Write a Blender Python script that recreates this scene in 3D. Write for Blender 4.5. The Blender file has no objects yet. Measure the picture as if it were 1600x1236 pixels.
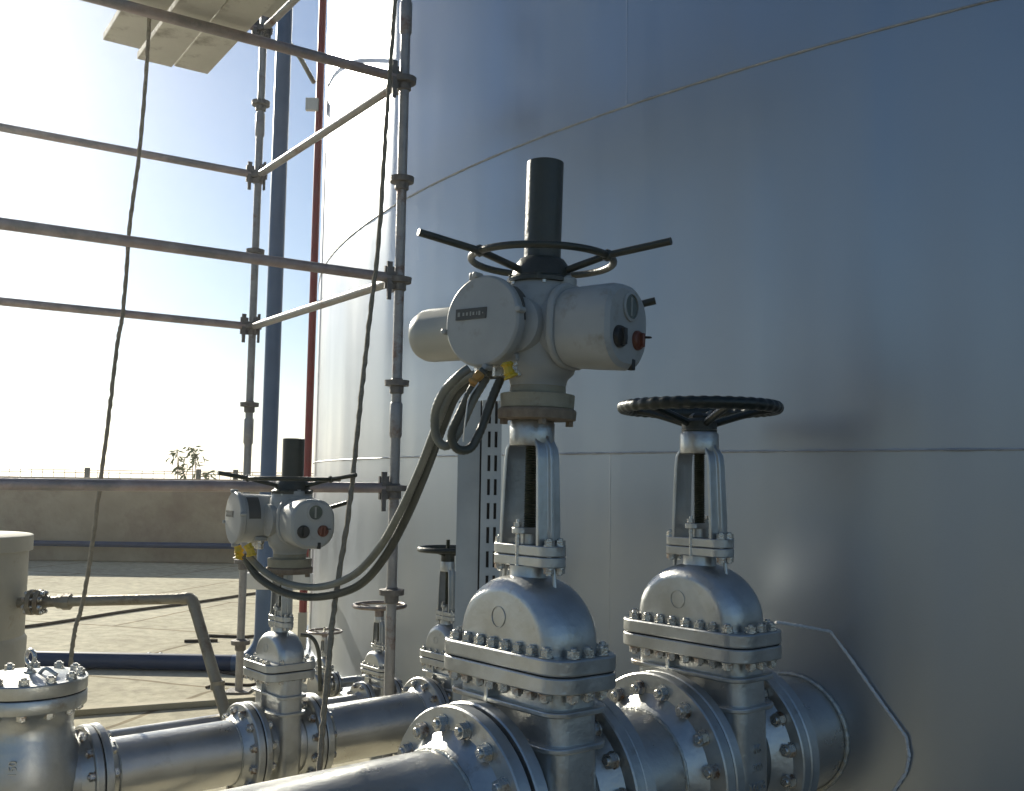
import bpy, math, random
from mathutils import Vector, Matrix
random.seed(7)
rad = math.radians
sc = bpy.context.scene
col = sc.collection

# ------------------------------------------------------------------ camera
EYE = 1.34
F = 1550.0                      # focal length in photo pixels (1600 wide)
PITCH = math.atan((752 - 618) / F)
ROLL = 0.015
fw = Vector((0, math.cos(PITCH), math.sin(PITCH)))
up0 = Vector((0, -math.sin(PITCH), math.cos(PITCH)))
rt0 = Vector((1, 0, 0))
rt = rt0 * math.cos(ROLL) + up0 * math.sin(ROLL)
up = up0 * math.cos(ROLL) - rt0 * math.sin(ROLL)
cd = bpy.data.cameras.new('camera')
cam = bpy.data.objects.new('camera', cd)
col.objects.link(cam)
m = Matrix((rt, up, -fw)).transposed().to_4x4()
m.translation = Vector((0, 0, EYE))
cam.matrix_world = m
cd.sensor_width = 36
cd.lens = F / 1600 * 36
cd.clip_start = 0.05
cd.clip_end = 6000
sc.camera = cam

def at(px, py, depth):
    """world point seen at photo pixel (px, py), depth = world Y distance"""
    d = fw * F + rt * (px - 800) + up * (618 - py)
    return Vector((0, 0, EYE)) + d * (depth / d.y)

# ------------------------------------------------------------------ world, sun, exposure
SUN_AZ, SUN_EL = rad(-37), rad(24)          # azimuth from +Y, negative = left
w = bpy.data.worlds.new('World'); sc.world = w; w.use_nodes = True
nt = w.node_tree
bg = nt.nodes['Background']
sky = nt.nodes.new('ShaderNodeTexSky')
sky.sky_type = 'NISHITA'; sky.sun_disc = False
sky.sun_elevation = SUN_EL; sky.sun_rotation = SUN_AZ
sky.air_density = 1.0; sky.dust_density = 0.35; sky.ozone_density = 2.8
hsv = nt.nodes.new('ShaderNodeHueSaturation'); hsv.inputs['Saturation'].default_value = 1.05
nt.links.new(sky.outputs[0], hsv.inputs['Color']); nt.links.new(hsv.outputs[0], bg.inputs[0])
bg.inputs[1].default_value = 0.060
sd = bpy.data.lights.new('sun', 'SUN'); sd.energy = 5.0; sd.angle = rad(0.53)
sd.color = (1.0, 0.935, 0.78)
so = bpy.data.objects.new('sun', sd); col.objects.link(so)
sdir = Vector((math.sin(SUN_AZ) * math.cos(SUN_EL), math.cos(SUN_AZ) * math.cos(SUN_EL), math.sin(SUN_EL)))
so.rotation_euler = (-sdir).to_track_quat('-Z', 'Y').to_euler()
so.location = (-4, 3, 12)
sc.view_settings.view_transform = 'Standard'
sc.view_settings.look = 'None'
sc.view_settings.exposure = 0.75
sc.view_settings.gamma = 1.0

# ------------------------------------------------------------------ materials
def mat(name, c1, c2=None, rough=0.5, metal=0.0, nscale=6.0, bump=0.0, bscale=40.0, rvar=0.0,
        stretch=(1, 1, 1), spec=0.5, contrast=(0.35, 0.65), c3=None, s3=1.5, cut3=(0.55, 0.7), bdist=0.01):
    ma = bpy.data.materials.new(name); ma.use_nodes = True
    n = ma.node_tree.nodes; l = ma.node_tree.links
    p = n['Principled BSDF']
    tc = n.new('ShaderNodeTexCoord'); mp = n.new('ShaderNodeMapping'); mp.inputs['Scale'].default_value = stretch
    l.new(tc.outputs['Object'], mp.inputs['Vector'])
    nz = n.new('ShaderNodeTexNoise'); nz.inputs['Scale'].default_value = nscale; nz.inputs['Detail'].default_value = 6
    nz.inputs['Roughness'].default_value = 0.6
    l.new(mp.outputs[0], nz.inputs['Vector'])
    cr = n.new('ShaderNodeValToRGB')
    cr.color_ramp.elements[0].position = contrast[0]; cr.color_ramp.elements[1].position = contrast[1]
    cr.color_ramp.elements[0].color = (*c1, 1); cr.color_ramp.elements[1].color = (*(c2 or c1), 1)
    l.new(nz.outputs['Fac'], cr.inputs[0])
    last = cr.outputs[0]
    if c3:
        n3 = n.new('ShaderNodeTexNoise'); n3.inputs['Scale'].default_value = s3; n3.inputs['Detail'].default_value = 8
        n3.inputs['Roughness'].default_value = 0.7
        l.new(mp.outputs[0], n3.inputs['Vector'])
        r3 = n.new('ShaderNodeMapRange'); r3.inputs[1].default_value = cut3[0]; r3.inputs[2].default_value = cut3[1]
        l.new(n3.outputs['Fac'], r3.inputs[0])
        mx = n.new('ShaderNodeMix'); mx.data_type = 'RGBA'
        l.new(r3.outputs[0], mx.inputs['Factor']); l.new(last, mx.inputs[6]); mx.inputs[7].default_value = (*c3, 1)
        last = mx.outputs[2]
    l.new(last, p.inputs['Base Color'])
    p.inputs['Metallic'].default_value = metal
    p.inputs['Specular IOR Level'].default_value = spec
    if rvar:
        mr = n.new('ShaderNodeMapRange'); mr.inputs[1].default_value = 0.3; mr.inputs[2].default_value = 0.7
        mr.inputs[3].default_value = rough - rvar; mr.inputs[4].default_value = rough + rvar
        l.new(nz.outputs['Fac'], mr.inputs[0]); l.new(mr.outputs[0], p.inputs['Roughness'])
    else:
        p.inputs['Roughness'].default_value = rough
    if bump:
        nb = n.new('ShaderNodeTexNoise'); nb.inputs['Scale'].default_value = bscale; nb.inputs['Detail'].default_value = 5
        l.new(mp.outputs[0], nb.inputs['Vector'])
        b = n.new('ShaderNodeBump'); b.inputs['Strength'].default_value = bump; b.inputs['Distance'].default_value = bdist
        l.new(nb.outputs['Fac'], b.inputs['Height']); l.new(b.outputs[0], p.inputs['Normal'])
    return ma

SILVER = mat('silver_paint_cast', (.43, .435, .425), (.57, .575, .56), .37, .82, 9, .14, 60, .09, c3=(.27, .21, .15), s3=5.5, cut3=(.60, .72))
PIPE = mat('silver_paint_pipe', (.52, .515, .495), (.62, .615, .59), .33, .86, 5, .12, 60, .08, c3=(.36, .32, .26), s3=4.5, cut3=(.58, .76))
STUD = mat('stud_metal', (.50, .49, .46), (.64, .62, .58), .28, .88, 30, .2, 200, .06, c3=(.24, .14, .08), s3=11, cut3=(.58, .68))
GASKET_SHADE = mat('gasket_and_slot_shade', (.02, .02, .02), None, .8)  # gaskets, and the painted shade behind the channel slots
BEIGE = mat('actuator_paint', (.33, .335, .32), (.37, .375, .36), .38, .0, 8, .06, 150, .05, c3=(.235, .225, .18), s3=9, cut3=(.56,.72))
PALE = mat('motor_paint', (.37, .36, .31), (.41, .40, .35), .35, .0, 8, .05, 150, .05)
DARK = mat('dark_olive_paint', (.022, .026, .018), (.035, .038, .026), .36, .0, 12, .2, 60, .08, spec=.5)
GREEN = mat('black_green_paint', (.006, .011, .009), (.011, .018, .014), .36, .0, 12, .2, 60, .08)
BLACK = mat('black_plastic', (.012, .013, .012), (.02, .02, .018), .45, 0, 20)
REDK = mat('red_plastic', (.16, .045, .02), (.12, .035, .02), .4, 0, 20)
RUST = mat('rusty_primer', (.17, .125, .085), (.25, .20, .145), .75, .0, 30, .4, 90, .05)
MOUNT = mat('beige_gear_paint', (.26, .24, .17), (.34, .31, .23), .55, .0, 12, .2, 80, .05, c3=(.14, .08, .04), s3=9)
LABEL = mat('dark_nameplate', (.05, .05, .045), (.07, .07, .06), .5)
LETTER = mat('pale_lettering', (.30, .30, .27), None, .6)
GLASS = mat('dial_glass', (.05, .07, .06), (.07, .09, .07), .12, 0, 30, spec=.8)
BRASS = mat('greasy_stem', (.07, .08, .05), (.13, .13, .09), .4, .7, 40)
SCAF = mat('scaffold_steel', (.27, .26, .25), (.37, .355, .34), .42, .35, 14, .3, 80, .1, c3=(.20, .12, .09), s3=6, cut3=(.56, .68))
SCAFR = mat('scaffold_red_oxide', (.32, .25, .23), (.41, .34, .32), .40, .35, 14, .3, 80, .1, c3=(.24, .22, .21), s3=4, cut3=(.48, .62))
CUP = mat('scaffold_fitting', (.13, .12, .11), (.20, .185, .17), .55, .3, 30, .4, 90)
BLUE = mat('blue_pipe_paint', (.07, .12, .21), (.09, .145, .245), .4, .0, 6, .1, 40, .06, c3=(.10, .13, .17), s3=3, cut3=(.6, .8))
NAVY = mat('navy_pipe_paint', (.018, .036, .085), (.028, .05, .11), .5, .0, 6, c3=(.10, .10, .10), s3=7, cut3=(.66, .74))
RED = mat('red_pipe_paint', (.30, .045, .035), (.26, .06, .05), .45, .0, 8, c3=(.2, .06, .05), s3=5)
WHITE = mat('white_bracket_paint', (.62, .61, .56), (.70, .69, .64), .5, .0, 10)
WALL = mat('bund_wall_render', (.34, .265, .17), (.43, .345, .23), .95, .0, 1.3, .5, 12, c3=(.27, .19, .13), s3=.7, cut3=(.48, .65), bdist=.02)
VESSEL = mat('vessel_paint', (.36, .34, .28), (.43, .41, .34), .6, .1, 4, .15, 40, .05, c3=(.25, .20, .13), s3=4)
TANPIPE = mat('weathered_pipe', (.23, .20, .15), (.33, .30, .23), .5, .4, 10, .3, 70, .08, c3=(.15, .10, .06), s3=8)
ROPE = mat('rope_fibre', (.20, .175, .13), (.30, .26, .19), .95, .0, 60, .6, 200)
HOSE = mat('grey_flexible_conduit', (.12, .125, .105), (.19, .195, .165), .42, .1, 10, .1, 60)
HOSED = mat('dark_flexible_conduit', (.04, .045, .038), (.07, .075, .06), .4, .1, 10, .1, 60)
YELLOW = mat('yellow_tape', (.62, .42, .02), (.50, .33, .02), .5)
ORANGE = mat('orange_tape', (.45, .24, .05), (.36, .18, .04), .5)
TRAY = mat('galvanised_sheet', (.33, .36, .39), (.40, .43, .45), .42, .5, 7, .05, 40, .05)
BOARD = mat('scaffold_board', (.62, .60, .53), (.72, .70, .62), .8, .0, 3, .3, 30, stretch=(1, 1, 1), c3=(.36, .33, .27), s3=4)
SEAM = mat('painted_seam', (.30, .31, .32), (.46, .47, .48), .42, .25, 9, .5, 90)
WELD = mat('weld_bead', (.40, .40, .37), (.52, .52, .48), .38, .8, 30, .5, 90)
WIRE = mat('braided_earth_strap', (.60, .60, .60), (.75, .75, .74), .5, .1, 60, .6, 150)
FENCE = mat('fence_metal', (.05, .05, .04), (.08, .08, .07), .6, .3, 10)
LEAF = mat('leaf', (.055, .085, .02), (.10, .14, .035), .6, .0, 3)
BARK = mat('bark', (.12, .085, .055), (.18, .13, .09), .9, .0, 10)
DEBRIS = mat('dark_debris', (.05, .04, .03), (.09, .07, .05), .9, .0, 20)
RIM = mat('pale_wheel_paint', (.22, .17, .14), (.34, .29, .25), .4, .4, 20, .2, 80)  # lighter red-brown for the two small handwheels
KERB = mat('kerb_concrete', (.36, .32, .22), (.42, .38, .28), .9, .0, 5, .3, 40)

# tank paint: aluminium coat, faint vertical streaks and dents
def tank_mat():
    ma = bpy.data.materials.new('tank_aluminium_paint'); ma.use_nodes = True
    n = ma.node_tree.nodes; l = ma.node_tree.links; p = n['Principled BSDF']
    tc = n.new('ShaderNodeTexCoord')
    def noise(scale, st, det=5):
        mp = n.new('ShaderNodeMapping'); mp.inputs['Scale'].default_value = st; l.new(tc.outputs['Object'], mp.inputs['Vector'])
        z = n.new('ShaderNodeTexNoise'); z.inputs['Scale'].default_value = scale; z.inputs['Detail'].default_value = det
        l.new(mp.outputs[0], z.inputs['Vector']); return z
    a = noise(.9, (1, 1, .6))
    cr = n.new('ShaderNodeValToRGB')
    cr.color_ramp.elements[0].position = .35; cr.color_ramp.elements[1].position = .7
    cr.color_ramp.elements[0].color = (.35, .385, .43, 1); cr.color_ramp.elements[1].color = (.41, .435, .465, 1)
    l.new(a.outputs['Fac'], cr.inputs[0]); l.new(cr.outputs[0], p.inputs['Base Color'])
    p.inputs['Metallic'].default_value = .84
    s = noise(3.0, (1, 1, .045), 4)
    mr = n.new('ShaderNodeMapRange'); mr.inputs[1].default_value = .3; mr.inputs[2].default_value = .7
    mr.inputs[3].default_value = .31; mr.inputs[4].default_value = .44
    l.new(s.outputs['Fac'], mr.inputs[0]); l.new(mr.outputs[0], p.inputs['Roughness'])
    s2 = noise(2.0, (1, 1, .05), 2)
    b = n.new('ShaderNodeBump'); b.inputs['Strength'].default_value = .45; b.inputs['Distance'].default_value = .04
    l.new(s2.outputs['Fac'], b.inputs['Height'])
    g = noise(160, (1, 1, 1), 3)
    b2 = n.new('ShaderNodeBump'); b2.inputs['Strength'].default_value = .10; b2.inputs['Distance'].default_value = .003
    l.new(g.outputs['Fac'], b2.inputs['Height']); l.new(b.outputs[0], b2.inputs['Normal'])
    l.new(b2.outputs[0], p.inputs['Normal'])
    return ma
TANK = tank_mat()

def ground_mat():
    ma = bpy.data.materials.new('dusty_concrete_ground'); ma.use_nodes = True
    n = ma.node_tree.nodes; l = ma.node_tree.links; p = n['Principled BSDF']
    tc = n.new('ShaderNodeTexCoord')
    mp = n.new('ShaderNodeMapping'); mp.inputs['Rotation'].default_value = (0, 0, rad(17)); l.new(tc.outputs['Object'], mp.inputs['Vector'])
    def noise(scale, det=8, rg=.6):
        z = n.new('ShaderNodeTexNoise'); z.inputs['Scale'].default_value = scale; z.inputs['Detail'].default_value = det
        z.inputs['Roughness'].default_value = rg
        l.new(mp.outputs[0], z.inputs['Vector']); return z
    a = noise(.8); cr = n.new('ShaderNodeValToRGB')
    cr.color_ramp.elements[0].position = .3; cr.color_ramp.elements[1].position = .7
    cr.color_ramp.elements[0].color = (.41, .375, .28, 1); cr.color_ramp.elements[1].color = (.58, .545, .42, 1)
    l.new(a.outputs['Fac'], cr.inputs[0])
    c = noise(9, 8, .7); mr = n.new('ShaderNodeMapRange'); mr.inputs[1].default_value = .3; mr.inputs[2].default_value = .75
    mr.inputs[3].default_value = .58; mr.inputs[4].default_value = 1.2; l.new(c.outputs['Fac'], mr.inputs[0])
    mul = n.new('ShaderNodeMix'); mul.data_type = 'RGBA'; mul.blend_type = 'MULTIPLY'; mul.inputs['Factor'].default_value = 1
    l.new(cr.outputs[0], mul.inputs[6]); l.new(mr.outputs[0], mul.inputs[7])
    # slab joints
    wob = noise(1.2, 3); add = n.new('ShaderNodeMix'); add.data_type = 'RGBA'; add.blend_type = 'ADD'; add.inputs['Factor'].default_value = .12
    l.new(mp.outputs[0], add.inputs[6]); l.new(wob.outputs['Color'], add.inputs[7])
    br = n.new('ShaderNodeTexBrick'); br.inputs['Scale'].default_value = .42; br.inputs['Mortar Size'].default_value = .009
    br.inputs['Mortar Smooth'].default_value = .3; br.inputs['Brick Width'].default_value = 1.0; br.inputs['Row Height'].default_value = .8
    br.inputs['Color1'].default_value = (1, 1, 1, 1); br.inputs['Color2'].default_value = (.86, .86, .84, 1); br.inputs['Mortar'].default_value = (.42, .36, .28, 1)
    l.new(add.outputs[2], br.inputs['Vector'])
    m2 = n.new('ShaderNodeMix'); m2.data_type = 'RGBA'; m2.blend_type = 'MULTIPLY'; m2.inputs['Factor'].default_value = .85
    l.new(mul.outputs[2], m2.inputs[6]); l.new(br.outputs['Color'], m2.inputs[7])
    l.new(m2.outputs[2], p.inputs['Base Color'])
    p.inputs['Roughness'].default_value = .95; p.inputs['Specular IOR Level'].default_value = .15
    g = noise(14, 8, .7); b = n.new('ShaderNodeBump'); b.inputs['Strength'].default_value = .4; b.inputs['Distance'].default_value = .008
    l.new(g.outputs['Fac'], b.inputs['Height']); l.new(b.outputs[0], p.inputs['Normal'])
    return ma
GROUND = ground_mat()

# ------------------------------------------------------------------ mesh helpers
class MB:
    def __init__(s): s.v = []; s.f = []
    def add(s, vs, fs, M=None):
        o = len(s.v)
        s.v += [tuple(M @ Vector(v)) if M else tuple(v) for v in vs]
        s.f += [tuple(i + o for i in f) for f in fs]
        return s
    def prism(s, poly, z0, z1, M=None, top=None):
        n = len(poly); t = top or poly
        vs = [(x, y, z0) for x, y in poly] + [(x, y, z1) for x, y in t]
        fs = [tuple(range(n))[::-1], tuple(range(n, 2 * n))] + [(i, (i + 1) % n, n + (i + 1) % n, n + i) for i in range(n)]
        return s.add(vs, fs, M)
    def loft(s, rings, M=None, caps=True):
        n = len(rings[0]); vs = [v for r in rings for v in r]; fs = []
        for k in range(len(rings) - 1):
            for i in range(n):
                j = (i + 1) % n
                fs.append((k * n + i, k * n + j, (k + 1) * n + j, (k + 1) * n + i))
        if caps: fs.append(tuple(range(n))[::-1]); fs.append(tuple((len(rings) - 1) * n + i for i in range(n)))
        return s.add(vs, fs, M)
    def box(s, c, d, M=None):
        x, y, z = c; a, b, h = d[0] / 2, d[1] / 2, d[2] / 2
        return s.prism([(x - a, y - b), (x + a, y - b), (x + a, y + b), (x - a, y + b)], z - h, z + h, M)
    def lathe(s, prof, n=48, M=None, closed=False):
        rings = [[(r * math.cos(2 * math.pi * i / n), r * math.sin(2 * math.pi * i / n), z) for i in range(n)] for r, z in prof]
        if closed: rings.append(rings[0]); return s.loft(rings, M, caps=False)
        return s.loft(rings, M)
    def tube(s, pts, r, n=12, caps=True):
        pts = [Vector(p) for p in pts]; rings = []; u = None
        for i, p in enumerate(pts):
            t = (pts[min(i + 1, len(pts) - 1)] - pts[max(i - 1, 0)]).normalized()
            if u is None: u = t.orthogonal().normalized()
            u = (u - t * u.dot(t)).normalized(); v = t.cross(u)
            rr = r(i) if callable(r) else r
            rings.append([tuple(p + (u * math.cos(2 * math.pi * k / n) + v * math.sin(2 * math.pi * k / n)) * rr) for k in range(n)])
        return s.loft(rings, None, caps)
    def torus(s, R, r, z=0, n=72, k=12, M=None, rf=None):
        rings = []
        for i in range(n):
            a = 2 * math.pi * i / n; rr = rf(i) if rf else r
            rings.append([((R + rr * math.cos(b)) * math.cos(a), (R + rr * math.cos(b)) * math.sin(a), z + rr * math.sin(b))
                          for b in [2 * math.pi * j / k for j in range(k)]])
        rings.append(rings[0]); return s.loft(rings, M, caps=False)
    def mesh(s, name, ma, sharp=35):
        me = bpy.data.meshes.new(name); me.from_pydata(s.v, [], s.f); me.validate(); me.update()
        import bmesh
        bm = bmesh.new(); bm.from_mesh(me)
        bmesh.ops.remove_doubles(bm, verts=bm.verts, dist=1e-6)
        bmesh.ops.recalc_face_normals(bm, faces=bm.faces); bm.to_mesh(me); bm.free()
        me.materials.append(ma); me.shade_smooth(); me.set_sharp_from_angle(angle=rad(sharp))
        return me

def obj(name, mb, ma, parent=None, bevel=0, label=None, sharp=35, M=None, seg=2):
    me = mb.mesh(name, ma, sharp) if isinstance(mb, MB) else mb
    o = bpy.data.objects.new(name, me); col.objects.link(o)
    if parent: o.parent = parent
    if M: o.matrix_local = M
    if bevel:
        b = o.modifiers.new('bevel', 'BEVEL'); b.width = bevel; b.segments = seg; b.limit_method = 'ANGLE'; b.angle_limit = rad(38)
    if label: o['label'] = label
    return o
def thing(name, label, cat, loc=(0, 0, 0), rz=0, group=None, tilt=None):
    o = bpy.data.objects.new(name, None); col.objects.link(o); o.empty_display_size = .1
    o.location = loc; o.rotation_euler = (tilt[0] if tilt else 0, tilt[1] if tilt else 0, rz)
    return tag(o, label, cat, group)
def tag(o, label, cat, group=None):
    o['label'] = label; o['category'] = cat
    if group: o['group'] = group
    return o
def struct(o): o['kind'] = 'structure'; return o
def rrect(a, b, r, n=6, cx=0, cy=0):
    out = []
    for sx, sy, a0 in ((1, 1, 0), (-1, 1, 90), (-1, -1, 180), (1, -1, 270)):
        for k in range(n + 1):
            t = rad(a0 + 90 * k / n); out.append((cx + sx * (a - r) + r * math.cos(t), cy + sy * (b - r) + r * math.sin(t)))
    return out
RX = Matrix.Rotation(rad(90), 4, 'Y')        # z axis -> x axis
T = lambda x, y, z: Matrix.Translation((x, y, z))
def spline(pts, n=8):
    P = [Vector(p) for p in pts]; P = [2 * P[0] - P[1]] + P + [2 * P[-1] - P[-2]]; out = []
    for i in range(1, len(P) - 2):
        for k in range(n):
            t = k / n; a, b, c, d = P[i - 1:i + 3]
            out.append(.5 * ((2 * b) + (c - a) * t + (2 * a - 5 * b + 4 * c - d) * t * t + (3 * b - a - 3 * c + d) * t ** 3))
    out.append(P[-2]); return out
_b = {}
def bolt_mesh(r, h, stud=True):
    """stud through two flanges centred on the origin along z: nuts at +-h, thread ends beyond"""
    k = (round(r, 4), round(h, 4), stud)
    if k not in _b:
        mb = MB(); hexa = [(r * 1.75 * math.cos(rad(60 * i)), r * 1.75 * math.sin(rad(60 * i))) for i in range(6)]
        for s in (1, -1):
            z0, z1 = s * h, s * (h + r * 1.9)
            mb.prism(hexa, min(z0, z1), max(z0, z1))
            mb.lathe([(r * 2.0, s * h), (r * 2.0, s * (h + r * .25))], 16)
        q = h + r * 2.35
        mb.lathe([(r * .8, -q - r * .2), (r, -q), (r, q), (r * .8, q + r * .2)], 12)
        _b[k] = mb.mesh('bolt', STUD)
    return _b[k]
def put_bolt(parent, p, r, h, axis='z', spin=None, name='bolt'):
    o = bpy.data.objects.new(name, bolt_mesh(r, h)); col.objects.link(o); o.parent = parent
    R = Matrix.Rotation(random.random() * 6 if spin is None else spin, 4, 'Z')
    o.matrix_local = T(*p) @ (RX if axis == 'x' else Matrix.Identity(4)) @ R
    return o

AZ = rad(49.5)
RZ = rad(90) - AZ                      # local x = pipe direction
D = Vector((math.sin(AZ), math.cos(AZ), 0)); E = Vector((-D.y, D.x, 0))

def ring_flange(x, s, R, th, zc, neck, name='flange', parent=None, r_in=0):
    """round flange, outer face at x, body on the s side (toward -s*th), weld neck radius neck"""
    M = T(0, 0, zc) @ RX
    x1 = x - s * th
    rf = R * .62
    prof = [(R - .004, x), (R, x - s * .004), (R, x1 + s * .004), (R - .004, x1), (neck * 1.22, x1), (neck * 1.1, x1 - s * th * .55), (neck * 1.0, x1 - s * th * 1.3)]
    if s < 0: prof = prof
    mb = MB().lathe(prof, 64, M)
    return obj(name, mb, SILVER, parent)

# ------------------------------------------------------------------ gate valve
def text_mesh(txt, size, depth, ma):
    cu = bpy.data.curves.new('lettering', 'FONT'); cu.body = txt; cu.size = size; cu.extrude = depth; cu.align_x = 'CENTER'
    to = bpy.data.objects.new('lettering', cu)
    col.objects.link(to); dg = bpy.context.evaluated_depsgraph_get(); dg.update()
    me = bpy.data.meshes.new_from_object(to.evaluated_get(dg)); col.objects.unlink(to); bpy.data.objects.remove(to)
    me.materials.clear(); me.materials.append(ma); return me

def handwheel(parent, z, R, rim_r, hubz, ma, knurl=False, nsp=5, hub_r=.05, phase=.3):
    o = bpy.data.objects.new('handwheel', None)
    mb = MB()
    if knurl:
        N = 240
        mb.torus(R, rim_r, z, N, 12, rf=lambda i: rim_r * (1.0 if (i // 3) % 2 else .90))
    else: mb.torus(R, rim_r, z, 64, 10)
    wh = obj('handwheel', mb, ma, parent)
    for k in range(nsp):
        a = phase + 2 * math.pi * k / nsp; c, s_ = math.cos(a), math.sin(a)
        p = [(c * r, s_ * r, zz) for r, zz in ((hub_r * .7, hubz), (hub_r * 1.3, hubz + .25 * (z - hubz)), (R * .72, hubz + .8 * (z - hubz)), (R, z))]
        sp = obj('spoke', MB().tube(spline(p, 5), rim_r * .62, 8), ma, wh)
    hb = obj('hub', MB().lathe([(hub_r, hubz - .03), (hub_r, hubz + .012), (hub_r * .75, hubz + .022), (hub_r * .5, hubz + .024)], 32), ma, wh)
    return wh

def gate_valve(x, y, zc, k, kz, label, group, nb=(8, 3), letters=None, wheel=None, tilt=None, fR=.29, pr=.19, fl=None, tall_stem=0, simple=False, bon=None, yaw=0, bz=.80):
    """k = plan scale, kz = height scale of everything above the pipe axis"""
    t = thing('gate_valve', label, 'gate valve', (x, y, 0), RZ + yaw, group, tilt)
    Z = lambda z: zc + kz * (z - .462)
    fl = fl or .19 * k
    th = .04 * max(k, .6)
    a, b = .082 * k, .222 * k
    BX, BY = (bon or (.127, .262)); BX *= k; BY *= k
    # body: flat oval casting with sleeve for the pipe bore
    mb = MB()
    rings = []
    for z, ga, gb in ((zc - .30 * k, .55, .42), (zc - .285 * k, .8, .60), (zc - .24 * k, .95, .78), (zc - .16 * k, 1, .93), (zc - .05 * k, 1, 1), (zc, 1.0, 1), (zc + .2 * k, 1.0, .98), (Z(bz), 1, .93)):
        rings.append([(p[0], p[1], z) for p in rrect(a * ga, b * gb, .045 * k * ga)])
    mb.loft(rings)
    body = obj('body', mb, SILVER, t, bevel=.004 * k)
    obj('bore_sleeve', MB().lathe([(pr * 1.10, -fl + th * .8), (pr * 1.0, -fl + th * 1.7), (pr * .98, -.05 * k), (pr * .98, .05 * k), (pr * 1.0, fl - th * 1.7), (pr * 1.10, fl - th * .8)], 56, T(0, 0, zc) @ RX), SILVER, body)
    for zr in (.745, .655):
        obj('stiffening_rib', MB().prism(rrect(a + .026 * k, b + .014 * k, .06 * k), Z(zr) - .008 * kz, Z(zr) + .008 * kz), SILVER, body, bevel=.004 * k)
    obj('vertical_rib', MB().box((-a - .012 * k, 0.045 * k, (Z(bz) + zc + pr * .9) / 2), (.03 * k, .016 * k, Z(bz) - zc - pr * .9)), SILVER, body, bevel=.003 * k)
    for s in (1, -1):
        ring_flange(s * fl, s, fR, th, zc, pr * 1.08, 'end_flange', t)
    # bonnet joint
    fth = .042 * kz
    lo = obj('body_flange', MB().prism(rrect(BX, BY, .075 * k, 8), Z(bz), Z(bz) + fth), SILVER, t, bevel=.004 * k)
    obj('gasket', MB().prism(rrect(BX - .006, BY - .006, .07 * k, 8), Z(bz) + fth, Z(bz) + fth + .004), GASKET_SHADE, t)
    hi = obj('bonnet_flange', MB().prism(rrect(BX, BY, .075 * k, 8), Z(bz) + fth + .004, Z(bz) + 2 * fth + .004), SILVER, t, bevel=.005 * k)
    zt = Z(bz) + 2 * fth + .004; zm = Z(bz) + fth + .002
    br = .0100 * k
    bx, by = BX - .024 * k, BY - .024 * k
    pts = []
    n1, n2 = nb
    for s in (-1, 1):
        for i in range(n1): pts.append((s * bx, -by * .80 + 1.6 * by * i / (n1 - 1)))
        for i in range(n2): pts.append((-bx * .50 + bx * i / max(n2 - 1, 1), s * by))
    for p in pts: put_bolt(hi, (p[0], p[1], zm), br, fth + .003)
    # dome bonnet
    Yh, Xh, H = .207 * k, .098 * k, Z(1.082) - zt
    prof = [(-Yh, 0)] + [(-Yh * math.cos(rad(q)), H * .12 + H * .88 * math.sin(rad(q))) for q in range(0, 181, 9)] + [(Yh, 0)]
    rings = []
    for xx, g in ((-Xh, .76), (-Xh * .99, .81), (-Xh * .95, .84), (-Xh * .87, .90), (-Xh * .74, .95), (-Xh * .56, .985), (-Xh * .3, 1), (Xh * .3, 1), (Xh * .56, .985), (Xh * .74, .95), (Xh * .87, .90), (Xh * .95, .84), (Xh * .99, .81), (Xh, .76)):
        rings.append([(xx, p[0] * g, zt + p[1] * g) for p in prof])
    dome = obj('bonnet', MB().loft(rings), SILVER, t, sharp=60)
    if not simple:
        obj('casting_boss', MB().torus(0.028 * k, .0012 * k, 0, 32, 6, T(-Xh - .001, .01, zt + H * .42) @ RX), SILVER, dome)
    # neck, yoke seat
    zs0, zs1 = Z(1.107), Z(1.165); zs = (zs0 + zs1) / 2
    obj('neck', MB().lathe([(.075 * k, Z(1.02)), (.062 * k, Z(1.06)), (.055 * k, Z(1.08)), (.055 * k, zs0)], 32), SILVER, t)
    obj('neck_plate', MB().prism(rrect(.046 * k, .125 * k, .04 * k, 8), zs0, zs - .001), SILVER, t, bevel=.003 * k)
    yk = obj('yoke', MB(), SILVER, t)
    mb = MB(); mb.prism(rrect(.046 * k, .125 * k, .04 * k, 8), zs + .001, zs1)
    # arms: flat legs with outward flange, converging to the hub
    zh0, zh1 = Z(1.44), Z(1.513)
    for s in (1, -1):
        sec = [(-.040, .0), (.040, .0), (.040, .012), (.008, .014), (.006, .026), (-.006, .026), (-.008, .014), (-.040, .012)]
        rr = []
        for z, y0, w_ in ((zs1 - .002, .071, 1.05), (Z(1.22), .070, 1.05), (Z(1.40), .062, 1.0), (Z(1.432), .058, .96), (Z(1.455), .044, .9), (Z(1.485), .030, .8)):
            rr.append([(q[0] * k * w_, s * (y0 + q[1]) * k, z) for q in sec])
        mb.loft(rr)
    mb.lathe([(.030 * k, zh0), (.062 * k, zh0), (.064 * k, zh0 + .01), (.064 * k, zh1 - .01), (.058 * k, zh1), (.022 * k, zh1)], 40)
    yk.data = mb.mesh('yoke', SILVER)
    bvm = yk.modifiers.new('bevel', 'BEVEL'); bvm.width = .0025 * k; bvm.segments = 2; bvm.limit_method = 'ANGLE'; bvm.angle_limit = rad(38)
    for s in (1, -1):
        for xx in ((-.02, .02) if not simple else (0,)):
            put_bolt(yk, (xx * k, s * .104 * k, zs), .0085 * k, (zs1 - zs0) / 2, spin=.2)
        st = obj('strut', MB().tube([(0, s * .10 * k, zs0), (0, s * .112 * k, Z(1.02))], .006 * k, 8), SILVER, t)
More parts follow.
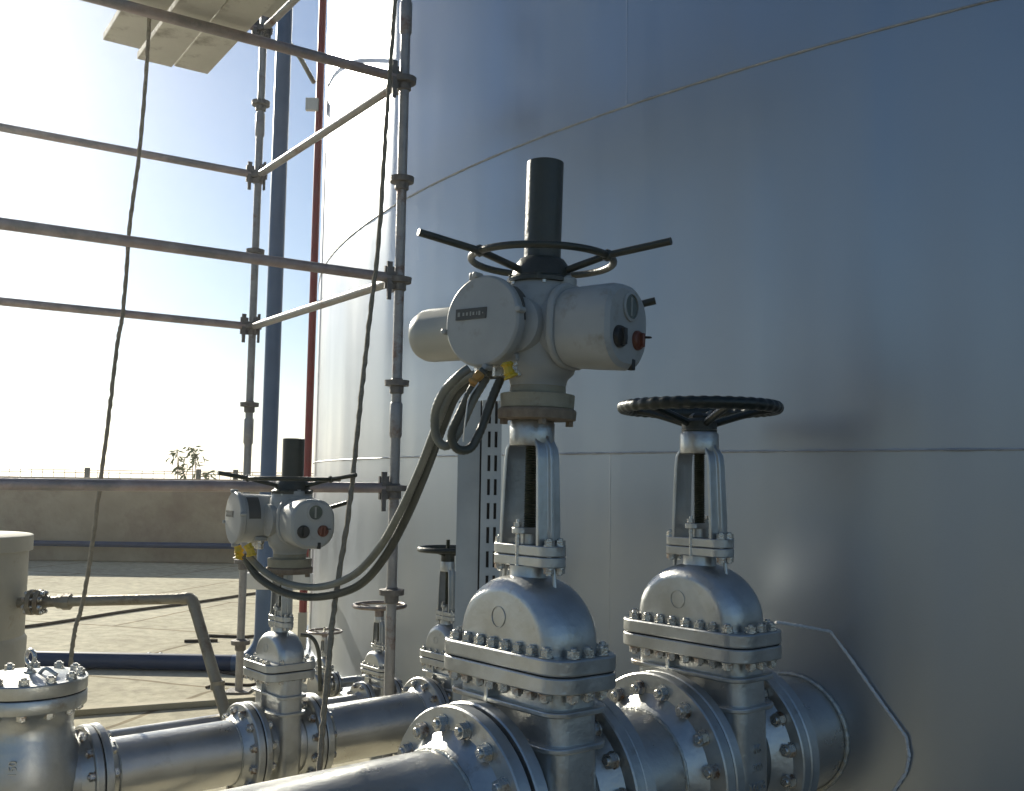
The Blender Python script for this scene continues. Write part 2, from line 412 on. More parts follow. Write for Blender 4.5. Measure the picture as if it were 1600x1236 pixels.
    # stem with thread, gland follower and eye bolts
    zt0, zt1 = Z(1.08), Z(1.50) + tall_stem
    pr_ = [(0.001, zt0), (.019 * k, zt0)]; z = zt0 + .05 * kz; st_ = .007 * kz
    while z < zt1 - .01: pr_ += [(.0195 * k, z), (.0150 * k, z + st_ * .5)]; z += st_
    pr_ += [(.017 * k, zt1), (.001, zt1)]
    obj('stem', MB().lathe(pr_, 20), BRASS, t, sharp=20)
    gl = obj('gland_follower', MB().prism(rrect(.055 * k, .026 * k, .02 * k), Z(1.195), Z(1.212)).lathe([(.028 * k, Z(1.165)), (.028 * k, Z(1.196))], 24), SILVER, t, bevel=.002 * k)
    for s in (1, -1):
        obj('gland_bolt', MB().tube([(s * .044 * k, 0, Z(1.10)), (s * .044 * k, 0, Z(1.235))], .0065 * k, 10)
            .prism([(s * .044 * k + .013 * k * math.cos(rad(60 * i)), .013 * k * math.sin(rad(60 * i))) for i in range(6)], Z(1.212), Z(1.226)), STUD, gl)
    if letters:
        for (tx, sz, zz, ang) in letters:
            o = obj('cast_lettering', text_mesh(tx, sz, .003, SILVER), SILVER, body,
                    M=T(-.0, -b * (1 - .03 * max(0, (zz - zc - .05))) - .001, zz) @ Matrix.Rotation(rad(90), 4, 'X'))
    if wheel: wheel(t, Z, k)
    return t

def spool(label, x, y, zc, x0, x1, r, fR, th, nb, group=None, left=True, right=True, mat_=None, cat='pipe', br=None, nick=False):
    """pipe with flanges; x0/x1 local extents incl. flanges; bolts go with each flange"""
    t = thing('pipe_spool', label, cat, (x, y, 0), RZ, group)
    o0 = x0 + (th * 1.5 if left else 0); o1 = x1 - (th * 1.5 if right else 0)
    n = 24
    obj('pipe', MB().lathe([(r, o0 + (o1 - o0) * i / n) for i in range(n + 1)], 64, T(0, 0, zc) @ RX), mat_ or PIPE, t)
    br = br or fR * .042
    for flag, xx, s in ((left, x0, -1), (right, x1, 1)):
        if not flag: continue
        f = ring_flange(xx, s, fR, th, zc, r, 'flange', t)
        obj('gasket', MB().lathe([(fR * .985, xx + s * .0002), (fR * .985, xx + s * .0032)], 56, T(0, 0, zc) @ RX), GASKET_SHADE, t)
        obj('weld_bead', MB().torus(r + .001, .006 * r / .19, xx - s * th * 2.3, 72, 8, T(0, 0, zc) @ RX, rf=lambda i: .006 * r / .19 * random.uniform(.7, 1.25)), WELD, t)
        for k in range(nb):
            a = 2 * math.pi * (k + .5) / nb
            put_bolt(f, (xx + s * .0016, fR * .84 * math.cos(a), zc + fR * .84 * math.sin(a)), br, th + .002, 'x')
    return t

# ================================================================== SETTING
g = struct(obj('ground', MB().add([(-600, -600, 0), (600, -600, 0), (600, 600, 0), (-600, 600, 0)], [(0, 1, 2, 3)]), GROUND))

REFL_DARK = mat('reflection_dark_brown', (.055, .045, .03), (.10, .085, .055), .95, .0, 2.5, .6, 20, c3=(.14, .12, .08), s3=.8, bdist=.02)
struct(obj('reflection_darkener', MB().prism([(-40, -70), (60, -70), (60, 1.0), (13, 1.6), (9, 1.75), (5, 2.1), (2.2, 2.6), (1.0, 1.2), (-1.5, -.6), (-40, -1.5)], 0.002, 0.012), REFL_DARK))  # out-of-view dark sheet, added so the tank reflects darker ground

# tank
TC = Vector((6.525, 9.86, 0)); TR = 8.32
tk = thing('storage_tank', 'huge silver painted welded steel storage tank filling the right side', 'storage tank', TC)
NS = 360
prof = []
zz = [0, .4, 1.0, 1.465, 2.0, 2.957, 3.6, 4.475, 5.952, 7.45, 8.95, 10.4]
obj('shell', MB().lathe([(TR, z) for z in zz], NS), TANK, tk, sharp=60)
obj('roof', MB().lathe([(TR + .06, 10.4), (TR + .06, 10.47), (TR * .5, 11.0), (.2, 11.2)], 120), TANK, tk)
obj('bottom_ring', MB().lathe([(TR + .05, 0.004), (TR + .05, .022), (TR + .002, .022), (TR + .002, .004)], NS, closed=True), TANK, tk)
for z in (1.465, 2.957, 7.6):
    n = 1400
    obj('weld_seam', MB().torus(TR + .001, .006, z, n, 6, rf=lambda i: random.uniform(.004, .007)), SEAM, tk)
def tank_pt(px, py):
    """point where the ray through the photo pixel meets the shell"""
    d = at(px, py, 1.0) - Vector((0, 0, EYE)); o = Vector((0, 0, EYE)) - TC
    A = d.x ** 2 + d.y ** 2; B = 2 * (o.x * d.x + o.y * d.y); C = o.x ** 2 + o.y ** 2 - TR ** 2
    tt = (-B - math.sqrt(B * B - 4 * A * C)) / (2 * A); return Vector((0, 0, EYE)) + d * tt
for px, z0, z1 in ((977, 2.957, 6.0), (955, 0.03, 1.465), (1690, 1.465, 2.957)):
    p = tank_pt(px, 500); q = (p - TC); q.z = 0; q = q.normalized() * (TR - .0025)
    obj('vertical_weld', MB().tube([(q.x, q.y, z0 + (z1 - z0) * i / 60) for i in range(61)], lambda i: random.uniform(.003, .005), 8), TANK, tk)
# nozzle on the tank
# bund wall, fence, tree
w_ = obj('bund_wall', MB().box((-12, 15.75, .65), (50, .3, 1.30)), WALL, None, bevel=.02)
tag(w_, 'long low brown rendered bund wall across the yard behind the scaffold', 'wall')
bp = obj('wall_pipe', MB().tube([(-36, 15.42, .30), (12, 15.42, .27)], .045, 12), NAVY)
tag(bp, 'dark blue pipe running along the foot of the brown wall', 'pipe')
fn = thing('wire_fence', 'thin wire fence on dark posts showing over the top of the wall', 'fence', (0, 27, 0))
mb = MB()
for z in (.5, 1.0, 1.40, 1.47): mb.tube([(-22, 0, z), (-5, 0, z)], .010, 5)
x = -22
while x < -5: mb.tube([(x, 0, 0), (x, 0, 1.47)], .009, 4); x += .30
obj('wire_panel', mb, FENCE, fn)
for px in (-30, 136, 310, 368, 420):
    p = at(px, 745, 27)
    obj('post', MB().box((p.x, 0, .77), (.11, .11, 1.54)), FENCE, fn)
tr = thing('sapling_tree', 'small leafy sapling poking up behind the wall near the left scaffold pole', 'tree', (at(295, 740, 19).x, 19, 0))
mb = MB(); lf = MB()
R_ = random.Random(3)
for (dx, top, bend) in ((-.18, 1.80, -.05), (.04, 1.88, .03), (.10, 1.76, .05), (-.05, 1.52, -.12), (.28, 1.40, .10)):
    pts = spline([(0, 0, 0), (dx * .5, 0, .7), (dx, R_.uniform(-.1, .1), 1.2), (dx + bend, R_.uniform(-.1, .1), top)], 6)
    mb.tube(pts, lambda i: .016 - .0005 * i, 6)
    for j in range(34 if dx < .5 else 18):
        c = pts[-1] + Vector((R_.gauss(0, .065), R_.gauss(0, .07), -abs(R_.gauss(0, .15)) + .04))
        dr = Vector((R_.uniform(-1, 1), R_.uniform(-1, 1), R_.uniform(-1.1, .2))).normalized(); sd_ = dr.cross(Vector((R_.random(), R_.random(), .5))).normalized()
        L, W = R_.uniform(.12, .2), R_.uniform(.018, .028)
        lf.add([c, c + dr * L * .45 + sd_ * W, c + dr * L, c + dr * L * .45 - sd_ * W], [(0, 1, 2, 3)])
obj('trunk', mb, BARK, tr); obj('crown', lf, LEAF, tr)

# low kerb, cable and debris on the yard
k0, k1 = at(60, 1103, 5.62), at(470, 1073, 6.2)
kb = struct(obj('kerb', MB().prism([(k0.x, k0.y - .05), (k1.x, k1.y - .05), (k1.x, k1.y + .05), (k0.x, k0.y + .05)], 0, .035), KERB, None, bevel=.006))
def onground(px, py):
    d = at(px, py, 1.0) - Vector((0, 0, EYE)); return Vector((0, 0, EYE)) + d * (EYE / -d.z)
def ground_line(name, label, cat, pts, r, ma):
    P = [onground(*p) for p in pts]; P = spline([(p.x, p.y, r) for p in P], 6)
    return tag(obj(name, MB().tube(P, r, 8), ma), label, cat)
ground_line('ground_cable', 'long dark cable lying across the sunlit concrete yard', 'cable', [(-60, 992), (60, 979), (200, 957), (300, 944), (398, 929), (470, 920)], .014, DEBRIS)
ground_line('wire_coil', 'thin loop of wire on the ground beside the left scaffold foot', 'wire', [(318, 1043), (345, 1052), (400, 1062), (392, 1072), (345, 1070), (322, 1076)], .008, DEBRIS)
for pts, lb in (([(288, 1004), (340, 1003)], 'dark steel rod lying left of the left scaffold pole, nearest of three'),
                ([(318, 995), (372, 997)], 'dark steel rod lying behind the left scaffold pole, middle of three'),
                ([(372, 999), (396, 996)], 'short dark steel rod between the scaffold pole and the blue riser')):
    tag(ground_line('steel_rod', lb, 'rod', pts, .012, DEBRIS), lb, 'rod', 'steel rods left on the yard')

# ================================================================== SCAFFOLD
S1 = at(376, 1000, 6.35); S2 = at(610, 1000, 4.75)
uS = Vector((-.834, -.552, 0))                        # ledger direction, to the left and nearer
scf = thing('scaffold', 'weathered tubular scaffold of two tall poles, ledgers and cross tubes', 'scaffold', (S1.x, S1.y, 0))
def part_std(P, zs, sleeves, top, name='standard', base=True):
    q = P - Vector((S1.x, S1.y, 0)); q.z = 0
    s = obj('standard', MB().tube([(q.x, q.y, 0.01), (q.x, q.y, top)], .0242, 20), SCAF, scf)
    for z in zs:
        z += random.uniform(-.006, .006)
        obj('collar', MB().lathe([(.027, -.055), (.034, -.05), (.034, -.018), (.058, -.016), (.060, .010), (.030, .014), (.027, .02)], 20, T(q.x, q.y, z) @ Matrix.Rotation(random.uniform(0, 1), 4, 'Z')), CUP, s)
    for z0, z1 in sleeves:
        obj('sleeve', MB().lathe([(.025, z0 - .012), (.0305, z0), (.0305, z1), (.025, z1 + .01)], 20, T(q.x, q.y, 0)), SCAF, s)
    if base: obj('base_plate', MB().box((q.x, q.y, .006), (.15, .15, .012)), CUP, s)
    return q
jz = [.31, .81, 1.30, 1.81, 2.31, 2.80, 3.31, 3.80, 4.30, 4.8, 5.3]
q1 = part_std(S1, jz, ((1.56, 1.71), (3.58, 3.72)), 7.0)
q2 = part_std(S2, jz, ((1.55, 1.70), (3.55, 3.70)), 7.0)
# next bay, off to the left, so the ledgers have something to stand on
q3 = part_std(S1 + uS * 2.5, jz, (), 7.0)
q4 = part_std(S2 + uS * 2.5, jz, (), 7.0)
def ledger(qa, qb, z, ma=SCAFR, kind='ledger'):
    a = Vector((qa.x, qa.y, z)); b = Vector((qb.x, qb.y, z)); d = (b - a).normalized()
    l_ = obj(kind, MB().tube([a + d * .05, b - d * .05], .0242, 20), ma, scf)
    for p, s in ((a, 1), (b, -1)):
        c = p + d * s * .055
        M = T(*c) @ Matrix.Rotation(math.atan2(d.y, d.x), 4, 'Z')
        obj('wedge', MB().box((0, 0, 0), (.05, .014, .11), M).box((-.015 * s, .0, .0), (.035, .03, .06), M)
            .prism([(-.010, -.005), (.010, -.005), (.010, .005), (-.010, .005)], -.11, .075, M @ T(s * .008, .018, 0), top=[(-.014, -.005), (.014, -.005), (.014, .005), (-.014, .005)]), CUP, l_)
    return l_
for z in (2.31, 3.31, 4.30): ledger(q1, q3, z)
for z in (1.30, 2.31, 3.31): ledger(q2, q4, z)
for z in (2.31, 3.31, 4.30): ledger(q1, q2, z, SCAF, 'cross_tube')
ledger(q3, q4, 3.31, SCAF, 'cross_tube'); ledger(q3, q4, 4.3, SCAF, 'cross_tube'); ledger(q2, q4, 4.3)
for z in (2.31,):
    c = at(381, 395, 4.2)
# boards
wS = Vector((.56, -.828, 0)); uB = Vector((.828, .56, 0))
zb = 3.365
def board(far, length, wdt, label, z=zb):
    M = Matrix(((wS.x, uB.x, 0, far.x), (wS.y, uB.y, 0, far.y), (0, 0, 1, z), (0, 0, 0, 1)))
    o = obj('scaffold_board', MB().box((length / 2, 0, .019), (length, wdt, .038)), BOARD, None, bevel=.004)
    o.matrix_world = M
    return tag(o, label, 'board', 'boards lying on the scaffold')
def hit_z(px, py, z):
    d = at(px, py, 1.0) - Vector((0, 0, EYE)); return Vector((0, 0, EYE)) + d * ((z - EYE) / d.z)
for (a, b_, lb) in (((163, 62), (216, 78), 'pale scaffold board overhead, outermost to the left of three'),
                    ((214, 92), (268, 106), 'pale scaffold board overhead, the middle one of three at top left'),
                    ((270, 103), (326, 117), 'pale scaffold board overhead, reaching lowest in view, right of three')):
    A, B = hit_z(*a, zb), hit_z(*b_, zb); mid = (A + B) / 2
    board(mid, 2.1, .168, lb)
for i, (a, b_, lb) in enumerate((((268, -5), (318, 6), 'scaffold board underside at the top edge, above the upper ledger on the left'),
                    ((320, 6), (370, 16), 'scaffold board underside at the top edge, second before the left pole'),
                    ((372, 16), (424, 27), 'scaffold board underside at the top edge, nearest the left scaffold pole'))):
    A, B = hit_z(*a, zb + .045), hit_z(*b_, zb + .045); mid = (A + B) / 2
    board(mid, 1.7, .15, lb, zb + .045)

# ropes
def rope(pts, r, label):
    P = spline([at(*p) for p in pts], 14)
    def rr(i): return r * (1 + .12 * math.sin(i * 2.1))
    P = [p + Vector((random.gauss(0, .0008), random.gauss(0, .0008), 0)) for p in P]
    return tag(obj('rope', MB().tube(P, rr, 10), ROPE), label, 'rope', 'ropes hanging from the scaffold')
rope([(236, -30, 4.25), (230, 90, 4.25), (218, 235, 4.25), (203, 350, 4.25), (193, 480, 4.25), (183, 540, 4.25), (170, 650, 4.25), (156, 760, 4.25), (140, 880, 4.25), (127, 950, 4.25), (116, 990, 4.22), (109, 1055, 4.2), (100, 1150, 4.2), (98, 1232, 4.18)], .0088,
     'brown rope hanging in front of the sky, left of the scaffold poles')
rope([(622, -60, 4.55), (613, 60, 4.5), (603, 200, 4.4), (592, 370, 4.25), (575, 520, 4.1), (561, 650, 3.95), (545, 800, 3.75), (524, 935, 3.6), (511, 1060, 3.4), (500, 1190, 3.25), (495, 1300, 3.1)], .0098,
     'olive brown rope hanging beside the right scaffold pole down past the pipes')

# ================================================================== RISERS, BRACKET, VESSEL
b0 = at(409, 1025, 7.0); r_ = .056
bl = thing('blue_riser_pipe', 'tall blue pipe rising beside the left scaffold pole, bent at its foot', 'pipe', (b0.x, b0.y, 0))
R0 = .20; zc_ = .058
mb = MB(); pts = [(0, 0, 8.5), (0, 0, zc_ + R0)] + [(-R0 + R0 * math.cos(rad(q)), 0, zc_ + R0 - R0 * math.sin(rad(q))) for q in range(8, 91, 8)] + [(-R0, 0, zc_)]
obj('riser', MB().tube(pts, r_, 24), BLUE, bl)
obj('ground_run', MB().tube([(-R0, 0, zc_), (-6, .15, zc_)], r_ * 1.0, 24), NAVY, bl)
for px in (228, 246):
    p = at(px, 1030, 7.0); obj('tape_ring', MB().lathe([(r_ + .0015, -.006), (r_ + .0015, .006)], 24, T(p.x - b0.x, 0.05, zc_) @ RX), WHITE, bl)
rp = at(473, 965, 7.85)
rdp = thing('red_riser_pipe', 'slim red pipe standing along the left edge of the tank', 'pipe', (rp.x, rp.y, 0))
obj('riser', MB().tube([(0, 0, .30), (0, 0, 8.5)], .031, 16), RED, rdp)
obj('pipe_shoe', MB().box((0, 0, .15), (.06, .06, .30)), VESSEL, rdp)
p = at(486, 163, 7.8)
obj('clamp', MB().box((-.05, -.045, p.z), (.10, .04, .10)), WHITE, rdp)
hp = [at(440, 58, 7.1), at(456, 72, 7.3), at(470, 92, 7.5), at(480, 110, 7.7), at(490, 128, 7.85)]
hs = obj('small_bent_pipe', MB().tube(spline(hp, 6), .02, 10), HOSE, None)
tag(hs, 'short curved grey pipe high between the blue and red risers', 'pipe')
wb = thing('pipe_bracket', 'white painted steel bracket beam holding the risers at knee height', 'bracket', (at(435, 905, 6.85).x, 6.85, 0))
A_, B_ = at(384, 907, 6.85), at(487, 907, 6.85)
obj('beam', MB().box(((A_.x + B_.x) / 2 - wb.location.x, 0, A_.z), (B_.x - A_.x, .10, .11)), WHITE, wb, bevel=.006)
obj('leg', MB().box((.02, .02, (A_.z - .056) / 2), (.06, .05, A_.z - .056)), WHITE, wb)
# vessel at the far left with branch pipe
vx = at(38, 835, 4.95)
vr = .36
vs = thing('filter_vessel', 'tan grey cylindrical vessel with a flat lid cut by the left picture edge', 'vessel', (vx.x - vr - .01, 4.95, 0))
zt = at(38, 838, 4.95).z
obj('shell', MB().lathe([(vr, 0.02), (vr, zt - .06)], 64), VESSEL, vs)
obj('lid', MB().lathe([(vr + .018, zt - .075), (vr + .018, zt), (vr + .01, zt + .004), (.02, zt + .02)], 64), VESSEL, vs, bevel=.002)
obj('lid_handle', MB().tube(spline([(vr * .55, -.1, zt + .01), (vr * .58, -.1, zt + .035), (vr * .75, -.1, zt + .035), (vr * .78, -.1, zt + .008)], 5), .008, 8), VESSEL, vs)
obj('skirt', MB().lathe([(vr + .012, .01), (vr + .012, .52), (vr, .54)], 64), VESSEL, vs)
bpz = at(30, 941, 4.95)
br = thing('branch_pipe', 'thin weathered pipe from the vessel turning down to the ground lines', 'pipe', (bpz.x, bpz.y, 0))
L0 = lambda p: (p.x - bpz.x, p.y - bpz.y, p.z)
c = at(300, 935, 4.85); e_ = at(356, 1128, 4.62)
a0 = at(10, 942, 4.96)
P = [a0, at(290, 936, 4.855)]
el = [c + (P[1] - P[0]).normalized() * -.05, c + (P[1] - P[0]).normalized() * -.015, c + (e_ - c).normalized() * .02, c + (e_ - c).normalized() * .06]
obj('horizontal_run', MB().tube([L0(a0), L0(el[0])], .0255, 16), TANPIPE, br)
obj('elbow', MB().tube([L0(v) for v in spline(el, 6)], .0285, 16), TANPIPE, br)
obj('drop', MB().tube([L0(el[-1]), L0(e_)], .0265, 16), TANPIPE, br)
for px, s in ((50, 1), (62, -1)):
    p = at(px, 941, 4.94)
    f = obj('flange', MB().lathe([(.062, -.011), (.062, .011)], 32, T(*L0(p)) @ RX), TANPIPE, br, bevel=.002)
    if s == 1:
        for k in range(8):
            a = rad(45 * k + 22)
            put_bolt(f, (L0(p)[0] + .019, L0(p)[1] + .048 * math.cos(a), L0(p)[2] + .048 * math.sin(a)), .007, .032, 'x')
p = at(101, 940, 4.93); obj('coupling', MB().lathe([(.034, -.035), (.034, -.01), (.040, -.008), (.040, .03), (.030, .034)], 8, T(*L0(p)) @ RX), TANPIPE, br)
p = at(340, 1070, 4.69); obj('collar', MB().lathe([(.032, -.02), (.032, .02)], 20, T(*L0(p))), TANPIPE, br)

# ================================================================== MAIN LINE (pipe 1)
P1 = Vector((.043, 2.80, 0)); SP = .765; P2 = P1 + D * SP
ZC = .462; FL = .19; G = .0034; TH = .042
GV = 'gate valves on the pipelines by the tank'
v1 = gate_valve(P1.x, P1.y, ZC, 1, 1, 'large silver gate valve in the foreground carrying the nearer big electric actuator', GV, nb=(8, 3), tilt=(0, rad(.8)))
def wheel2(t, Z, k):
    wh = handwheel(t, 1.592, .252, .021, 1.535, GREEN, knurl=True, nsp=5, hub_r=.058, phase=.5)
    obj('wheel_nut', MB().lathe([(.034, 1.54), (.034, 1.566), (.022, 1.575)], 6), GREEN, wh)
    obj('stem_collar', MB().lathe([(.05, 1.50), (.05, 1.515), (.062, 1.52)], 32), SILVER, t)
v2 = gate_valve(P2.x, P2.y, ZC, 1, 1, 'large silver gate valve with a black-green handwheel, bolted next to the tank', GV, nb=(8, 3), wheel=wheel2,
                letters=[('16', .038, .520, 0), ('300', .034, .465, 0), ('WCB', .034, .410, 0), ('2008', .034, .360, 0)])
SPG = 'silver pipe spools between the valves'
spool('long silver pipe in the lower foreground leading to the nearest gate valve', P1.x, P1.y, ZC, -2.6, -FL - G, .187, .29, TH, 16, SPG, left=False)
spool('short fat silver pipe joining the two large gate valves', P1.x, P1.y, ZC, FL + G, SP - FL - G, .187, .29, TH, 16, SPG)
# tank nozzle: flange, wide reinforcing sleeve and fillet weld, fixed to the shell
nz = thing('tank_nozzle', 'wide silver nozzle joining the handwheel valve to the tank shell', 'nozzle', (P2.x, P2.y, 0), RZ)
x0 = FL + G
dd = (P2 - TC); dd.z = 0
B = dd.dot(D); C = dd.length_squared - TR ** 2
xs = -B - math.sqrt(B * B - C)                    # where the axis meets the shell
f = obj('flange', MB().lathe([(.286, x0), (.29, x0 + .004), (.29, x0 + TH), (.205, x0 + TH + .004)], 64, T(0, 0, ZC) @ RX), SILVER, nz)
for k in range(16):
    a = 2 * math.pi * (k + .5) / 16
    put_bolt(f, (x0 - .0016, .29 * .84 * math.cos(a), ZC + .29 * .84 * math.sin(a)), .29 * .042, TH + .002, 'x')
def shell_x(yy, zz_):
    o = P2 + E * yy; o.z = 0; q = o - TC; q.z = 0; B = q.dot(D); C = q.length_squared - TR ** 2
    return -B - math.sqrt(B * B - C)
N = 72; rings = []
for t_ in (0, .25, .5, .75, 1.0, 1.04):
    rings.append([((x0 + TH + .003) * (1 - t_) + t_ * shell_x(.20 * math.cos(2 * math.pi * i / N), 0), .20 * math.cos(2 * math.pi * i / N), ZC + .20 * math.sin(2 * math.pi * i / N)) for i in range(N)])
obj('sleeve', MB().loft(rings), PIPE, nz)
wr = [(shell_x(.206 * math.cos(2 * math.pi * i / 160), 0) - .004, .206 * math.cos(2 * math.pi * i / 160), ZC + .206 * math.sin(2 * math.pi * i / 160)) for i in range(161)]
obj('weld_bead', MB().tube(wr, lambda i: random.uniform(.006, .010), 8), WELD, nz)

# ================================================================== ACTUATORS
def actuator(loc, rz, s, label, group, tube_top, tilt=None, term=(-.075, -.165), motor=True, phase=0.0, wheelR=.204, leverR=.39):
    t = thing('electric_actuator', label, 'actuator', loc, rz, group, tilt)
    S = Matrix.Scale(s, 4)
    def P(name, mb, ma, parent=t, bevel=0, sharp=35):
        mb.v = [tuple(c * s for c in v) for v in mb.v]
        return obj(name, mb, ma, parent, bevel=bevel * s, sharp=sharp)
    MX = RX; MY = Matrix.Rotation(rad(90), 4, 'X')       # z -> -y
    # gearcase
    gc = P('gearcase', MB().lathe([(.055, -.205), (.078, -.185), (.084, -.16), (.100, -.145), (.108, -.12), (.110, -.04), (.108, .05), (.102, .085), (.095, .10), (.088, .115), (.06, .118)], 48), BEIGE, bevel=.002)
    P('gear_cover', MB().lathe([(.080, -.02), (.078, .02), (.05, .03)], 32, T(0, -.10, -.02) @ MY), BEIGE, gc)
    for k in range(6):
        a = rad(60 * k + 10)
        P('cap_screw', MB().lathe([(.006, 0), (.006, .008)], 10, T(.094 * math.cos(a), .094 * math.sin(a), .10)), STUD, gc)
    P('mounting_base', MB().lathe([(.070, -.25), (.104, -.245), (.106, -.205), (.080, -.200), (.078, -.17)], 48), MOUNT, bevel=.002)
    P('rusty_ring', MB().lathe([(.060, -.278), (.110, -.276), (.112, -.252), (.108, -.246)], 48), RUST, bevel=.002)
    for k in range(4):
        a = rad(90 * k + 45)
        P('base_bolt', MB().prism([(.012 * math.cos(rad(60 * i)), .012 * math.sin(rad(60 * i))) for i in range(6)], -.292, -.276, T(.094 * math.cos(a), .094 * math.sin(a), 0)), RUST, gc)
    # terminal compartment on the -y side
    tx, ty = term; tz = -.014
    tc_ = P('terminal_housing', MB().lathe([(.108, -.01), (.112, .03), (.118, -ty - .055), (.118, -ty - .015)], 56, T(tx, 0, tz) @ MY), BEIGE, bevel=.002)
    cv = P('terminal_cover', MB().lathe([(.122, -ty - .018), (.128, -ty - .014), (.128, -ty + .006), (.122, -ty + .012), (.02, -ty + .018)], 64, T(tx, 0, tz) @ MY), BEIGE, bevel=.002, sharp=25)
    P('lug', MB().box((tx - .035, ty + .004, .128 + tz), (.030, .03, .022)), BEIGE, cv, .004)
    for a in (100, 190, 280, 10):
        P('cover_screw', MB().lathe([(.0085, -ty - .01), (.0085, -ty + .018), (.006, -ty + .02)], 12, T(tx + .132 * math.cos(rad(a)), 0, tz + .132 * math.sin(rad(a))) @ MY), BEIGE, cv)
    np_ = P('nameplate', MB().box((tx - .030, ty - .0185, .006), (.108, .003, .031)), LABEL, cv)
    pm = MB()
    for i, (x_, w2, h2) in enumerate(((-.040, .010, .012), (-.024, .008, .009), (-.012, .008, .009), (0, .006, .012), (.010, .008, .009), (.021, .005, .009), (.030, .008, .012), (.041, .004, .004))):
        pm.box((tx - .030 + x_ * 1.05, ty - .0204, .006), (w2 * .8, .0012, h2))
    P('nameplate_lettering', pm, LETTER, np_)
    # curved dark label on the housing shoulder
    rr = []; 
    for k in range(13):
        a = rad(58 - k * 4.8)
        rr.append([(tx + .1205 * math.cos(a), ty + yy, .1205 * math.sin(a) + tz) for yy in (.030, .088)] + [(tx + .118 * math.cos(a), ty + yy, .118 * math.sin(a) + tz) for yy in (.088, .030)])
    P('warning_label', MB().loft(rr), LABEL, tc_)
    # motor toward -x
    mr = P('motor_housing', MB().lathe([(.02, -.425), (.050, -.423), (.070, -.411), (.079, -.391), (.081, -.373), (.081, -.16), (.088, -.15), (.088, -.05)], 48, T(0, -.035, -.018) @ RX), PALE, sharp=30)
    P('motor_screw', MB().lathe([(.008, 0), (.008, .02)], 10, T(-.155, -.12, .02) @ RX), STUD, mr)
    # control housing toward +x
    sec = lambda r, x, dz=0: [(x, p[0] * 1.0, p[1] + dz - .018) for p in rrect(r * .95, r, r * .78, 8)]
    ch = P('control_housing', MB().loft([sec(.096, .03, .0), sec(.102, .10, -.004), sec(.110, .13, -.006), sec(.114, .20, -.008), sec(.116, .262, -.010), sec(.112, .280, -.010), sec(.100, .290, -.010), sec(.094, .291, -.010)]), BEIGE, sharp=28)
    P('shoulder', MB().loft([sec(.114, .095), sec(.119, .10), sec(.119, .112), sec(.114, .118)]), BEIGE, ch, .002)
    P('dial_bezel', MB().lathe([(.040, .288), (.040, .296), (.033, .298), (.033, .292)], 36, T(0, .006, .026) @ RX, closed=True), BEIGE, ch)
    P('dial_window', MB().lathe([(.034, .288), (.034, .2945), (.001, .2948)], 32, T(0, .006, .026) @ RX), GLASS, ch)
    P('dial_pointer', MB().box((.2952, .006, .026), (.0012, .008, .05)), LETTER, ch)
    kb_ = P('black_knob', MB().lathe([(.030, .286), (.030, .296), (.027, .304), (.008, .305)], 24, T(0, -.050, -.062) @ RX).box((.308, -.050, -.062), (.014, .013, .044)), BLACK, ch, .002)
    kr_ = P('red_knob', MB().lathe([(.027, .286), (.027, .296), (.023, .303), (.008, .304)], 24, T(0, .046, -.060) @ RX).box((.307, .046, -.060), (.014, .012, .038)), REDK, ch, .002)
    P('padlock_tab', MB().torus(.010, .002, 0, 16, 6, T(.312, .066, -.05)), BLACK, ch)
    P('bottom_tab', MB().box((.285, .03, -.128), (.018, .016, .03)), BLACK, ch, .003)
    P('top_lug', MB().lathe([(.03, .085), (.03, .118), (.026, .122)], 24, T(.085, 0, 0)), BEIGE, ch)
    # declutch lever
    P('lever', MB().tube([(.10, .10, .02), (.17, .13, .045), (.275, .172, .072)], .0105, 12), DARK)
    # stem tube, hub, handwheel
    hw = P('handwheel', MB().torus(wheelR, .0105, .180, 72, 12), DARK)
    P('hub', MB().lathe([(.100, .108), (.100, .122), (.088, .128), (.082, .150), (.074, .168), (.064, .182), (.054, .186)], 40), DARK, hw, .002)
    for k in range(6):
        a = rad(60 * k); P('hub_screw', MB().lathe([(.009, .11), (.009, .128)], 10, T(.092 * math.cos(a), .092 * math.sin(a), 0)), BEIGE if k % 3 == 0 else DARK, hw)
    for k in range(3):
        a = phase + rad(120) * k; c, s_ = math.cos(a), math.sin(a)
        P('lever_arm', MB().tube([(c * .07, s_ * .07, .145), (c * wheelR, s_ * wheelR, .180), (c * leverR, s_ * leverR, .203)], .0105, 14), DARK, hw)
        P('boss', MB().lathe([(.001, -.018), (.013, -.012), (.016, 0), (.013, .012), (.001, .018)], 14, T(c * wheelR, s_ * wheelR, .180)), DARK, hw)
    P('stem_cover_tube', MB().lathe([(.053, .18), (.053, tube_top), (.048, tube_top + .002), (.047, tube_top - .02)], 40), DARK)
    # cable entries
    for x_, ma_ in ((tx - .06, STUD), (tx + .005, STUD), (tx + .06, STUD)):
        P('cable_gland', MB().lathe([(.016, -.162), (.020, -.160), (.020, -.135), (.024, -.133), (.024, -.118), (.02, -.116)], 8, T(x_, ty * .55, 0)), ma_)
    P('entry_block', MB().box((tx, ty * .55, -.112), (.17, .06, .02)), BEIGE, tc_, .004)
    return t
A1 = P1 + Vector((.034, 0, 0)); ZA = 1.790
ax = math.atan2(-.6, .8)
AG = 'electric actuators on motorised valves'
act1 = actuator((A1.x, A1.y, ZA), ax, 1.0, 'large beige grey electric actuator with dark handwheel on the foreground valve', AG, .468, tilt=None, phase=rad(-30) - ax)
act1.rotation_euler = (0, rad(1.2), 0)
act1.rotation_euler.rotate_axis('Z', ax) if False else None
